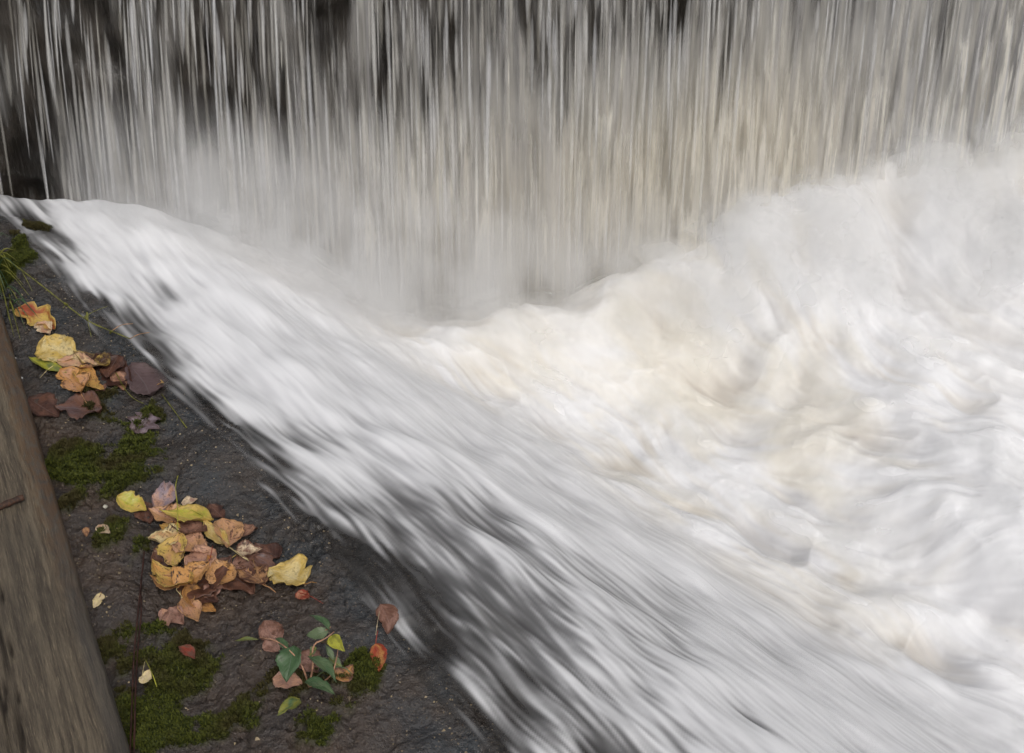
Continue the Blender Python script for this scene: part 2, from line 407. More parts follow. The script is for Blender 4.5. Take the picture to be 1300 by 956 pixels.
fall = fall_sheet('waterfall', mat_fall('falling_water_back', 75, 15, .44, .30, ((.44, .43, .42), (.58, .56, .52), (.64, .60, .51)), .93), .58, cov_back, 101, .08)
tag(fall, kind='structure')
def cov_mid(FX, FZ, FY):
    c, t, f = cov_back(FX, FZ, FY); return c - .10, t * .8, f
f2 = fall_sheet('waterfall', mat_fall('falling_water_mid', 95, 22, .50, .22, ((.50, .49, .49), (.70, .67, .61), (.70, .65, .55)), .8), .70, cov_mid, 131, .12)
tag(f2, kind='structure')
def cov_front(FX, FZ, FY):
    c, t, f = cov_back(FX, FZ, FY); return c * .5 - .10, t * .6, f
f3 = fall_sheet('waterfall', mat_fall('falling_water_front', 130, 34, .55, .16, ((.62, .61, .60), (.82, .79, .71), (.78, .73, .61)), .8), .82, cov_front, 161, .15)
tag(f3, kind='structure')

# river above the crest, and the ground beside and beyond it
def mat_river():
    m = NT('river_surface'); o = m.obj()
    return m.done(m.bsdf((.05, .045, .035), .12, .5, Normal=m.bump(m.noise(m.mapping(o, (2, 6, 1)), 2, 4), .25, .05)))
rv = mesh_obj('river', [(-4, WALL_Y - .065, CREST_Z + .025), (5, WALL_Y - .065, CREST_Z + .025), (5, WALL_Y + .2, CREST_Z + .05), (-4, WALL_Y + .2, CREST_Z + .05), (9, 80, CREST_Z + .05), (-8, 80, CREST_Z + .05)],
              [(0, 1, 2, 3), (3, 2, 4, 5)], mat_river())
tag(rv, kind='structure')
def mat_ground():
    m = NT('bank_ground'); o = m.obj()
    c = m.mix(m.ramp(m.noise(o, 1.5, 5, .6), .4, .6), (.05, .06, .02), (.09, .07, .04))
    return m.done(m.bsdf(c, .9, .2, Normal=m.bump(m.noise(o, 12, 5), .8, .05)))
gxx, gyy = np.meshgrid(np.concatenate([np.linspace(-200, -4, 60), np.linspace(-3.5, 4.5, 10), np.linspace(5, 200, 60)]), np.linspace(WALL_Y + .62, 300, 120))
gzz = np.where((gxx > -3.9) & (gxx < 4.9), .45, .95 + 1.5 * fbm(gxx * .3, gyy * .3, 111, 3) * smooth(0, 6, np.abs(gxx - .5) - 4.2))
g = grid_obj('ground', gxx, gyy, gzz, mat_ground()); tag(g, kind='structure')

# ------------------------------------------------------------------ spray hanging where the fall lands
def mat_mist():
    m = NT('spray_mist'); o = m.obj()
    sx = m.n('SeparateXYZ'); m.set(sx.inputs[0], o); x, y, z = sx.outputs
    # landing line rises to the right and to the far left
    zc = m.math('ADD', m.math('MULTIPLY', m.math('ABSOLUTE', m.math('SUBTRACT', x, 0.0)), m.ramp(x, -.2, .2, .30, .20)), -.42)
    dz = m.math('DIVIDE', m.math('SUBTRACT', z, zc), .30); dy = m.math('DIVIDE', m.math('SUBTRACT', y, m.ramp(x, -.3, .4, 3.34, 3.42)), .18)
    g = m.math('EXPONENT', m.math('MULTIPLY', m.math('ADD', m.math('MULTIPLY', dz, dz), m.math('MULTIPLY', dy, dy)), -1.0))
    n = m.ramp(m.noise(m.mapping(o, (1, 1, .6)), 6.5, 3, .55), .36, .66, .08, 1.7)
    d = m.math('MULTIPLY', m.math('MULTIPLY', m.math('SUBTRACT', g, .04, clamp=True), n), m.math('MULTIPLY', m.ramp(x, -.3, .5, 8.0, 2.2), m.ramp(x, -1.32, -.80, 0.0, 1.0)))
    v = m.n('VolumePrincipled'); v.inputs['Color'].default_value = (.985, .98, .97, 1); m.set(v.inputs['Density'], d); v.inputs['Anisotropy'].default_value = .0
    m.t.links.new(v.outputs[0], m.out.inputs['Volume']); return m.m
bx = [(x, y, z) for x in (-1.75, 2.6) for y in (2.95, 3.82) for z in (-.9, .45)]
mist = mesh_obj('mist', bx, [(0, 1, 3, 2), (4, 6, 7, 5), (0, 4, 5, 1), (2, 3, 7, 6), (0, 2, 6, 4), (1, 5, 7, 3)], None, None, False)
mist.data.materials.append(mat_mist()); tag(mist, kind='stuff')
S.cycles.volume_step_rate = 3.0; S.cycles.use_adaptive_sampling = True; S.cycles.adaptive_threshold = .03; S.cycles.volume_bounces = 3

# ------------------------------------------------------------------ things on the bank
def hb(x, y):
    x = np.array([x], float); y = np.array([y], float)
    m = moss_mask(x, y)
    return float((bank_h(x, y) + m * (.006 + .010 * fbm(x * 45, y * 45, 88, 3)))[0])
def at(px, py, lift=0.0):
    """the point of the bank that the pixel looks at"""
    z = 0.0
    for _ in range(8):
        p = P(px, py, z + lift); z = hb(p[0], p[1])
    return np.array([p[0], p[1], z + lift])
def tube(name, pts, rad, mat, parent=None, sides=6):
    pts = [Vector(p) for p in pts]
    # smooth the path
    for _ in range(2):
        q = [pts[0]]
        for a, b in zip(pts, pts[1:]): q += [a.lerp(b, .25), a.lerp(b, .75)]
        pts = q + [pts[-1]]
    n = len(pts); vs = []; fs = []
    for i, p in enumerate(pts):
        t = (pts[min(i + 1, n - 1)] - pts[max(i - 1, 0)]).normalized()
        a = t.cross(Vector((0, 0, 1)));  a = a.normalized() if a.length > 1e-4 else Vector((1, 0, 0)); b = t.cross(a)
        f = i / (n - 1); rr = rad[0] + (rad[1] - rad[0]) * f
        rr *= 1 + .12 * math.sin(i * 1.7)
        for k in range(sides):
            w = 2 * math.pi * k / sides; vs.append(p + a * rr * math.cos(w) + b * rr * math.sin(w))
    for i in range(n - 1):
        for k in range(sides):
            fs.append((i * sides + k, i * sides + (k + 1) % sides, (i + 1) * sides + (k + 1) % sides, (i + 1) * sides + k))
    fs.append(tuple(range(sides))[::-1]); fs.append(tuple((n - 1) * sides + k for k in range(sides)))
    return mesh_obj(name, vs, fs, mat, parent)

PAL = dict(yellow=(.58, .40, .10), cream=(.70, .57, .29), tan=(.53, .29, .13), peach=(.53, .29, .18), brown=(.16, .072, .045), plum=(.115, .075, .075),
           lime=(.42, .41, .045), dark=(.055, .022, .015), orange=(.54, .27, .08), pink=(.36, .20, .15), red=(.30, .04, .018), green=(.055, .11, .042), sage=(.12, .165, .08), olive=(.20, .20, .03), pale=(.70, .55, .36), lilac=(.27, .21, .24))
_lm = {}
def leaf_mat(a, b, spots=.5, wetness=.35):
    k = (a, b, spots)
    if k in _lm: return _lm[k]
    m = NT('leaf_%s_%s' % (a, b)); uv = m.n('TexCoord').outputs['UV']
    rnd = m.n('ObjectInfo').outputs['Random']
    off = m.n('CombineXYZ'); m.set(off.inputs[0], m.math('MULTIPLY', rnd, 37.0)); m.set(off.inputs[1], m.math('MULTIPLY', rnd, 91.0))
    va = m.n('VectorMath', operation='ADD'); m.set(va.inputs[0], uv); m.set(va.inputs[1], off.outputs[0]); q = va.outputs[0]
    sx = m.n('SeparateXYZ'); m.set(sx.inputs[0], uv); u, v, _ = sx.outputs
    au = m.math('ABSOLUTE', m.math('SUBTRACT', u, .5))
    big = m.noise(q, 2.4, 4, .6, .3); fine = m.noise(q, 14, 4, .6)
    e = m.math('ADD', m.ramp(big, .36, .62), m.math('MULTIPLY', m.ramp(au, .30, .5), .45), clamp=True)
    c = m.mix(e, PAL[a], PAL[b])
    c = m.mix(m.ramp(fine, .35, .7, 0, .35), c, tuple(x * .55 for x in PAL[b]))
    sp_ = m.ramp(m.math('ADD', m.noise(q, 7, 4, .72), m.math('MULTIPLY', au, .16)), .56, .66, 0, min(1, spots * 1.25))
    c = m.mix(sp_, c, (.05, .022, .012))
    ph = m.math('SUBTRACT', m.math('MULTIPLY', v, 8.0), m.math('MULTIPLY', au, 5.5))
    sv = m.ramp(m.math('ABSOLUTE', m.math('SUBTRACT', m.math('FRACT', ph), .5)), .0, .10, 1, 0)
    mid = m.ramp(au, .0, .025, 1, 0)
    vein = m.math('MAXIMUM', m.math('MULTIPLY', sv, .45), mid)
    c = m.mix(m.math('MULTIPLY', vein, .42), c, tuple(min(.85, x * .6 + .12) for x in PAL[a]))
    h = m.math('ADD', m.math('MULTIPLY', vein, -1.0), m.math('MULTIPLY', fine, .8))
    b_ = m.bsdf(c, m.ramp(big, .3, .7, wetness, wetness + .25), .45, Normal=m.bump(h, .5, .0012))
    _lm[k] = m.done(b_); return _lm[k]
def stalk_mat(c):
    k = 'stalk' + c
    if k not in _lm:
        m = NT('stalk_' + c); o = m.obj(); x = PAL[c]
        _lm[k] = m.done(m.bsdf(m.mix(m.ramp(m.noise(o, 60, 3), .4, .6), x, tuple(i * .5 for i in x)), .5, .4))
    return _lm[k]
def prof(shape, v):
    if shape == 'ovate': w = math.sin(math.pi * v ** .80) ** .85 * (1.12 - .35 * v)
    elif shape == 'lance': w = math.sin(math.pi * v ** .9) ** 1.25
    elif shape == 'obov': w = math.sin(math.pi * v ** 1.35) ** .8
    elif shape == 'lobed':
        w = (math.sin(math.pi * v ** .85) ** .7) * (.62 + .55 * abs(math.sin(v * math.pi * 2.5 + .5)) ** .8)
    else: w = math.sin(math.pi * v) ** .6
    return max(w, .0)
def leaf_mesh(L, W, shape, cup, bend, seed, NU=8, NV=18, twist=0.0):
    rg = random.Random(seed); a1, a2, a3 = rg.uniform(0, 6), rg.uniform(0, 6), rg.uniform(0, 6)
    asym = rg.uniform(-.14, .14); bow = rg.uniform(-.10, .10)
    top = []; uvs = []
    nick = rg.uniform(.25, .8); nd = rg.choice([0, .25, .4]); ns = rg.choice([-1, 1])
    for j in range(NV + 1):
        v = j / NV; w = prof(shape, v) * W / 2
        for i in range(-NU, NU + 1):
            u = i / NU
            ww = w * (1 + asym * (1 if u > 0 else -1)) * (1 + .05 * math.sin(v * 47 + a1) + .04 * math.sin(v * 19 + a2))
            if nd and u * ns > 0: ww *= 1 - nd * math.exp(-((v - nick) / .05) ** 2)
            y = u * ww + bow * L * math.sin(math.pi * v)
            x = v * L
            z = cup * W * (abs(u) ** 1.6) * (w / (W / 2) + .15) + bend * L * ((v - .45) ** 2) * 2
            z += .05 * W * math.sin(u * 4 + v * 7 + a3) * abs(u) + .04 * W * math.sin(v * 13 + a1) * abs(u) + .02 * W * math.cos(v * 50) * abs(u)
            z += twist * u * ww * (v - .4)
            top.append((x, y, z)); uvs.append((u * .5 + .5, v))
    n = 2 * NU + 1; th = .0004; N = len(top)
    vs = top + [(x, y, z - th) for x, y, z in top]; fs = []
    for j in range(NV):
        for i in range(n - 1):
            a = j * n + i; q = (a, a + n, a + n + 1, a + 1)
            fs.append(q); fs.append(tuple(N + k for k in q[::-1]))
    rim = [j * n for j in range(NV + 1)]; rim2 = [j * n + n - 1 for j in range(NV + 1)]
    for j in range(NV):
        fs.append((rim[j], N + rim[j], N + rim[j + 1], rim[j + 1])); fs.append((rim2[j + 1], N + rim2[j + 1], N + rim2[j], rim2[j]))
    return vs, fs, uvs + uvs
def put_uv(me, uvs):
    l = me.uv_layers.new(name='UVMap'); vi = np.empty(len(me.loops), np.int32); me.loops.foreach_get('vertex_index', vi)
    l.data.foreach_set('uv', np.array(uvs, np.float32)[vi].reshape(-1))
def leaf(name, base, tip, wpx, shape, ca, cb, lift=.004, cup=.12, bend=.12, roll=0, pitch=0, spots=.5, stalk=None, scol='tan', label=None, group=None, parent=None, wetness=.35, world=False, cat='leaf'):
    A = at(*base, lift) if not world else np.array(base); B = at(*tip, lift) if not world else np.array(tip)
    ax = Vector(B - A); L = ax.length; mid_ = (A + B) / 2
    if world: W = wpx
    else:
        d = np.linalg.norm(mid_ - CAM); perp = 1.0
        # a leaf lying flat is foreshortened across when it points sideways
        s = abs(ax.normalized().x); W = 1.42 * wpx * d / F0 * (1 + .30 * s); A = A - (B - A) * .10; L *= 1.22
    zd = Vector((0, 0, 1)); xx = ax.normalized(); yy = zd.cross(xx).normalized(); zz = xx.cross(yy)
    from mathutils import Matrix
    M = Matrix(((xx.x, yy.x, zz.x), (xx.y, yy.y, zz.y), (xx.z, yy.z, zz.z))).to_4x4()
    M = M @ Matrix.Rotation(R(roll), 4, 'X') @ Matrix.Rotation(R(-pitch), 4, 'Y')
    M.translation = Vector(A)
    sd_ = int(abs(A[0] * 7919 + A[1] * 104729) * 1000) % 99991
    vs, fs, uvs = leaf_mesh(L, W, shape, cup, bend, sd_)
    if not world:      # settle on the bank
        lowest = 1e9
        for v in vs[::7]:
            p = M @ Vector(v); lowest = min(lowest, p.z - hb(p.x, p.y))
        M.translation.z += lift - lowest - .0025
    o = mesh_obj(name, vs, fs, leaf_mat(ca, cb, spots, wetness), parent); put_uv(o.data, uvs)
    o.matrix_world = M
    if parent: o.matrix_basis = M if parent.location.length == 0 else Matrix.Translation(-parent.location) @ M
    if stalk is not None and not world:
        Mi = M.inverted(); E = at(*stalk, .006); a = M.translation
        m1 = (Vector(a) + Vector(E)) / 2 + Vector((0, 0, .006)); 
        t = tube('stalk', [Mi @ (Vector(a) + xx * .25 * L + Vector((0, 0, .001))), Mi @ Vector(a), Mi @ m1, Mi @ Vector(E)], (.0011, .0007), stalk_mat(scol), o)
    if label: tag(o, label, cat, group)
    return o
PILE = 'leaves heaped at the middle of the bank'; UP = 'leaves lying near the beam'; LONE = 'leaves scattered singly on the bank'
FL = 'fallen_leaf'
# (base, tip, width px, shape, colour, edge colour, lift, cup, bend, roll, spots, stalk end, stalk colour, label, group)
LV = [
 # upper cluster, lowest first
 ((128, 458), (166, 492), 26, 'ovate', 'dark', 'dark', .001, .1, .1, 10, .6, None, 'tan', 'very dark wet leaf partly under the yellow leaves', UP),
 ((40, 508), (72, 528), 22, 'ovate', 'brown', 'dark', .001, .1, .1, 0, .5, None, 'tan', 'small dark brown leaf against the beam, left of the big purple-brown leaf', UP),
 ((126, 526), (76, 523), 30, 'ovate', 'plum', 'brown', .003, .10, .10, 5, .4, (127, 526), 'brown', 'big purple-brown oval leaf lying on dark soil above the moss', UP),
 ((168, 470), (188, 503), 30, 'round', 'plum', 'plum', .002, .12, .1, -10, .2, (162, 466), 'brown', 'round grey-purple leaf beside the tiny yellow leaf', UP),
 ((25, 394), (66, 417), 17, 'lobed', 'red', 'yellow', .005, .25, .15, 15, .3, (24, 396), 'red', 'red and yellow leaf nearest the grass tuft', UP),
 ((50, 411), (62, 424), 13, 'ovate', 'peach', 'pale', .006, .2, .15, 0, .3, None, 'tan', 'small pale peach leaf tucked under the red and yellow leaf', UP),
 ((150, 458), (138, 482), 22, 'ovate', 'brown', 'dark', .006, .1, .1, 5, .4, None, 'tan', 'brown leaf at the right end of the yellow leaf cluster', UP),
 ((146, 478), (157, 496), 13, 'ovate', 'peach', 'brown', .006, .1, .1, 5, .4, None, 'tan', 'small peach and brown leaf right of the yellow cluster', UP),
 ((80, 476), (102, 500), 19, 'lobed', 'peach', 'orange', .008, .15, .2, 5, .6, None, 'tan', 'crumpled peach leaf with lobes at the bottom of the upper cluster', UP),
 ((104, 470), (129, 497), 17, 'ovate', 'yellow', 'orange', .009, .18, .2, -12, .4, None, 'tan', 'bright yellow leaf pointing down out of the upper cluster', UP),
 ((126, 494), (135, 507), 9, 'ovate', 'pink', 'brown', .007, .1, .1, 0, .3, None, 'tan', 'tiny pinkish brown leaf below the bright yellow leaf', UP),
 ((136, 468), (98, 455), 18, 'ovate', 'yellow', 'dark', .012, .2, .2, 10, .9, None, 'tan', 'yellow leaf with dark brown rotten edge', UP),
 ((78, 462), (122, 468), 17, 'ovate', 'cream', 'peach', .014, .22, .15, -5, .4, (50, 478), 'cream', 'cream leaf curled lengthwise, its pale stalk pointing at the beam', UP),
 ((62, 432), (90, 457), 27, 'round', 'cream', 'yellow', .012, .14, .15, 5, .35, None, 'cream', 'broad round cream-yellow leaf on top of the upper cluster', UP),
 ((41, 457), (81, 474), 10, 'lance', 'sage', 'lime', .008, .22, .1, 0, .2, None, 'tan', 'narrow green-yellow leaf lying left of the upper cluster', UP),
 ((190, 527), (174, 548), 27, 'lobed', 'lilac', 'plum', .002, .1, .1, 0, .3, None, 'tan', 'small lobed mauve leaf flat on wet black rock', LONE),
 ((193, 486), (207, 486), 6, 'ovate', 'yellow', 'orange', .003, .1, .1, 0, .2, None, 'tan', 'tiny bright yellow leaf on wet black rock', LONE),
 # heap, lowest first
 ((282, 728), (318, 752), 30, 'ovate', 'dark', 'brown', .001, .1, .1, 0, .5, None, 'tan', 'dark wet leaf at the right foot of the heap', PILE),
 ((235, 760), (290, 720), 34, 'ovate', 'dark', 'brown', .002, .1, .1, 0, .5, None, 'tan', 'dark leaf buried in the lower middle of the heap', PILE),
 ((186, 640), (190, 662), 18, 'ovate', 'dark', 'brown', .001, .1, .1, 0, .5, None, 'tan', 'dark brown leaf left of the mauve-topped leaf', PILE),
 ((268, 645), (284, 660), 14, 'ovate', 'brown', 'dark', .002, .1, .1, 0, .5, None, 'tan', 'small brown leaf just past the tip of the long yellow leaf', PILE),
 ((198, 700), (224, 706), 20, 'ovate', 'pink', 'brown', .004, .1, .1, 0, .5, None, 'tan', 'dull pink leaf at the left edge of the heap', PILE),
 ((199, 712), (212, 724), 13, 'ovate', 'brown', 'plum', .002, .1, .1, 0, .3, None, 'tan', 'small dark mauve leaf at the left edge of the heap', PILE),
 ((305, 706), (330, 724), 22, 'ovate', 'brown', 'pink', .003, .1, .1, 0, .4, None, 'tan', 'dull brown leaf in the right part of the heap', PILE),
 ((352, 708), (326, 693), 18, 'ovate', 'brown', 'dark', .004, .1, .1, 5, .4, None, 'tan', 'brown leaf at the far right tip of the heap', PILE),
 ((326, 712), (346, 724), 13, 'ovate', 'plum', 'brown', .003, .1, .1, 0, .4, None, 'tan', 'purple-brown scrap at the right side of the heap', PILE),
 ((254, 748), (276, 768), 19, 'ovate', 'brown', 'dark', .004, .1, .1, 8, .5, None, 'tan', 'reddish brown leaf low in the heap', PILE),
 ((276, 744), (262, 760), 17, 'ovate', 'brown', 'pink', .006, .15, .1, 8, .4, None, 'tan', 'brown leaf curled over the reddish one low in the heap', PILE),
 ((238, 748), (270, 776), 17, 'ovate', 'brown', 'orange', .006, .15, .1, -8, .5, None, 'tan', 'rusty brown leaf at the bottom of the heap', PILE),
 ((334, 744), (302, 722), 21, 'ovate', 'tan', 'brown', .008, .14, .15, 8, .8, (350, 752), 'tan', 'spotted orange-brown leaf at the lower right of the heap', PILE),
 ((296, 738), (268, 713), 21, 'ovate', 'orange', 'tan', .014, .2, .2, -10, .6, None, 'tan', 'orange leaf curling over the right middle of the heap', PILE),
 ((196, 632), (222, 634), 24, 'round', 'peach', 'lilac', .008, .2, .2, 12, .5, None, 'tan', 'tan leaf with mauve upper half at the top of the heap', PILE),
 ((232, 638), (249, 634), 9, 'ovate', 'pink', 'pale', .006, .1, .1, 0, .4, None, 'tan', 'small pink leaf just above the long yellow leaf', PILE),
 ((226, 662), (193, 655), 20, 'ovate', 'peach', 'tan', .011, .2, .2, 5, .6, None, 'tan', 'curled tan leaf left under the long yellow leaf', PILE),
 ((226, 664), (262, 684), 21, 'ovate', 'pink', 'brown', .010, .2, .2, -10, .5, None, 'tan', 'reddish pink leaf in the upper middle of the heap', PILE),
 ((226, 676), (205, 668), 12, 'ovate', 'yellow', 'orange', .012, .2, .1, 0, .3, None, 'tan', 'small yellow leaf between two tan ones at the left', PILE),
 ((228, 684), (192, 686), 22, 'ovate', 'tan', 'cream', .015, .2, .2, 8, .6, None, 'tan', 'spotted tan leaf at the left side of the heap', PILE),
 ((232, 685), (262, 703), 24, 'ovate', 'tan', 'peach', .014, .15, .2, -5, .6, None, 'tan', 'tan leaf in the centre of the heap', PILE),
 ((228, 686), (226, 722), 25, 'ovate', 'tan', 'yellow', .018, .18, .2, 5, .7, None, 'tan', 'yellow-tan leaf standing on edge in the centre of the heap', PILE),
 ((240, 722), (272, 704), 26, 'round', 'pink', 'peach', .016, .12, .15, -8, .4, None, 'tan', 'flat dusty pink leaf in the centre of the heap', PILE),
 ((240, 742), (198, 722), 23, 'ovate', 'orange', 'yellow', .022, .22, .2, 14, .7, None, 'tan', 'yellow-orange leaf at the lower left of the heap', PILE),
 ((232, 748), (196, 734), 12, 'lance', 'orange', 'tan', .016, .3, .2, -14, .5, None, 'tan', 'narrow orange leaf edge showing under the yellow-orange leaf', PILE),
 ((226, 746), (264, 724), 28, 'ovate', 'tan', 'orange', .022, .25, .2, -10, .8, (236, 766), 'cream', 'large tan leaf with a brown hole across the heap', PILE),
 ((282, 668), (288, 700), 25, 'ovate', 'peach', 'tan', .012, .2, .2, -15, .5, None, 'tan', 'broad peach leaf at the upper right of the heap', PILE),
 ((320, 670), (296, 686), 22, 'ovate', 'peach', 'brown', .010, .2, .2, 15, .6, None, 'tan', 'folded peach leaf with a raised brown edge, upper right', PILE),
 ((290, 694), (262, 666), 13, 'lance', 'cream', 'yellow', .016, .25, .2, 0, .3, (317, 712), 'cream', 'narrow cream leaf whose long stalk runs right across the heap', PILE),
 ((302, 702), (330, 700), 15, 'ovate', 'pale', 'brown', .014, .25, .2, 0, .7, None, 'tan', 'pale leaf with brown border at the right of the heap', PILE),
 ((266, 662), (210, 654), 20, 'lance', 'lime', 'yellow', .024, .18, .2, 12, .2, (226, 640), 'lime', 'long yellow-green leaf across the top of the heap', PILE),
 ((152, 633), (183, 650), 16, 'ovate', 'lime', 'yellow', .006, .2, .25, 10, .2, None, 'tan', 'yellow-green oval leaf lying on the moss left of the heap', LONE),
 ((384, 742), (347, 728), 31, 'lobed', 'cream', 'yellow', .010, .14, .15, 5, .25, (402, 740), 'orange', 'bright pale yellow lobed leaf right of the heap', LONE),
 ((380, 752), (392, 759), 10, 'ovate', 'peach', 'red', .006, .1, .1, 5, .4, (410, 766), 'red', 'small reddish leaf under the bright pale yellow leaf', LONE),
 ((348, 718), (358, 728), 11, 'ovate', 'brown', 'dark', .004, .1, .1, 5, .4, None, 'tan', 'small brown leaf touching the top of the bright pale yellow leaf', LONE),
 ((233, 766), (252, 793), 17, 'ovate', 'peach', 'tan', .008, .2, .15, 5, .6, (229, 752), 'cream', 'tan leaf pointing down just below the heap', PILE),
 ((217, 774), (232, 792), 16, 'ovate', 'brown', 'pink', .004, .1, .15, 5, .5, None, 'tan', 'pinkish brown leaf just below the heap', PILE),
 ((208, 780), (214, 797), 11, 'ovate', 'peach', 'pink', .006, .12, .15, 5, .3, None, 'tan', 'small peach leaf lowest on the left below the heap', PILE),
 ((128, 673), (140, 681), 9, 'ovate', 'peach', 'pale', .004, .1, .1, 5, .3, None, 'tan', 'tiny peach leaf on bare soil between beam and heap', LONE),
 ((128, 755), (120, 771), 10, 'ovate', 'pale', 'cream', .004, .1, .1, 5, .2, (129, 753), 'brown', 'small cream oval leaf close to the beam edge', LONE),
 ((108, 670), (110, 680), 6, 'ovate', 'tan', 'brown', .003, .1, .1, 5, .3, None, 'tan', 'tiny tan leaf right beside the beam', LONE),
 ((228, 822), (246, 836), 9, 'lance', 'red', 'brown', .012, .15, .1, 5, .3, None, 'tan', 'small red-brown leaf lying on the lower moss', LONE),
 ((182, 872), (190, 857), 10, 'ovate', 'pale', 'cream', .014, .1, .1, 5, .2, (184, 840), 'cream', 'pale cream leaf on the lower moss with an upright stalk', LONE),
 ((477, 820), (481, 850), 14, 'ovate', 'orange', 'red', .006, .2, .15, 5, .2, (480, 800), 'red', 'yellow and red leaf near the water below the blurred brown leaf', LONE),
 ((484, 772), (492, 804), 18, 'ovate', 'pink', 'brown', .006, .12, .15, 5, .2, (477, 806), 'pale', 'reddish brown leaf at the edge of the rushing water', LONE),
 ((338, 796), (354, 812), 18, 'round', 'pink', 'brown', .004, .1, .1, 5, .4, None, 'tan', 'dull pink leaf just above the narrow seedling leaf', LONE),
 ((340, 815), (354, 830), 14, 'ovate', 'brown', 'pink', .003, .1, .1, 5, .4, None, 'tan', 'brown leaf left of the large green seedling leaf', LONE),
 ((384, 836), (402, 852), 20, 'ovate', 'pink', 'brown', .004, .1, .1, 5, .3, None, 'tan', 'pinkish brown leaf beneath the seedling', LONE),
 ((428, 862), (446, 848), 16, 'ovate', 'orange', 'brown', .006, .1, .1, 5, .3, None, 'tan', 'orange-brown leaf beneath the right side of the seedling', LONE),
 ((350, 866), (382, 872), 16, 'ovate', 'peach', 'pink', .004, .1, .1, 5, .3, None, 'tan', 'peach leaf below the large green seedling leaf', LONE),
]
for b, t, w, sh, ca, cb, lf, cu, be, ro, spt, st, sc, lab, grp in LV:
    leaf(FL, b, t, w, sh, ca, cb, lf, cu, be, ro, 0, spt, st, sc, lab, grp)

# loose stalks and twigs
def twig(pts, r0, r1, col, label, lift=.006, name='twig', group='loose stalks and twigs', cat='twig'):
    return tag(tube(name, [at(x, y, lift + (l if l else 0)) for x, y, l in pts], (r0, r1), stalk_mat(col)), label, cat, group)
twig([(147, 473, .004), (160, 497, .008), (172, 508, 0), (182, 512, 0)], .0012, .0008, 'olive', 'yellow stalk lying beside the round grey-purple leaf')
twig([(205, 500, 0), (220, 520, .006), (237, 543, 0)], .0010, .0015, 'olive', 'green stalk lying across wet rock near the rushing water')
twig([(102, 498, .004), (110, 512, 0)], .0010, .0008, 'tan', 'short tan stalk under the crumpled peach leaf')
twig([(275, 680, .016), (300, 702, .022), (316, 712, .016)], .0011, .0009, 'cream', 'cream stalk crossing the right of the heap')
twig([(300, 704, .016), (286, 714, .018)], .0010, .0008, 'yellow', 'short yellow stalk in the right of the heap')
twig([(321, 710, .008), (328, 730, .014), (336, 742, .006), (350, 752, 0)], .0010, .0009, 'tan', 'bent tan stalk hanging from the right of the heap')
twig([(226, 604, 0), (222, 618, .022), (226, 645, .034), (225, 675, .030)], .0010, .0008, 'lime', 'upright yellow-green stalk over the top of the heap')
twig([(270, 693, .026), (266, 712, .028)], .0008, .0008, 'red', 'thin red stalk on the dusty pink leaf')
twig([(185, 838, .012), (194, 856, .016), (199, 872, .012)], .0009, .0009, 'lime', 'pale green stalk on the lower moss')
# dark root
t = bpy.data.objects.new('dark_root', None); COL.objects.link(t); tag(t, 'thin black root running down over the moss to the picture edge', 'root')
for pts in ([(183, 700), (181, 720), (178, 748), (174, 790), (170, 830), (168, 880), (165, 960)], [(182, 715), (178, 745), (180, 775), (176, 810), (173, 850), (174, 900), (170, 960)]):
    tube('strand', [at(x, y, .016 if i in (2, 3, 4, 5) else .008) for i, (x, y) in enumerate(pts)], (.0014, .0020), stalk_mat('dark'), t)
# trailing stem from the grass
vs_ = bpy.data.objects.new('trailing_stem', None); COL.objects.link(vs_); tag(vs_, 'long yellow-green jointed stem trailing from the grass over wet rock', 'stem')
tube('stem', [at(-20, 312, .05), at(0, 323, .05), at(40, 352, .05), at(80, 384, .045), at(110, 402, .035), at(140, 420, .025), at(165, 430, .012)], (.0022, .0014), stalk_mat('olive'), vs_)
for pts in ([(110, 402, .035), (113, 415, .02), (116, 428, .006)], [(112, 400, .035), (122, 394, .03), (136, 389, .02)], [(142, 420, .025), (155, 415, .03), (169, 411, .03)], [(165, 430, .012), (176, 424, .016), (190, 422, .012)], [(25, 340, .05), (34, 356, .035), (41, 370, .02)], [(84, 386, .045), (80, 391, .035)]):
    tube('side_shoot', [at(x, y, l) for x, y, l in pts], (.0011, .0007), stalk_mat('olive' if pts[0][0] < 140 else 'tan'), vs_)
for x, y, l in ((84, 386, .046), (110, 402, .036), (141, 420, .026)):
    tube('joint', [at(x - 2, y - 1, l), at(x, y, l), at(x + 2, y + 1, l)], (.0030, .0026), stalk_mat('olive'), vs_)
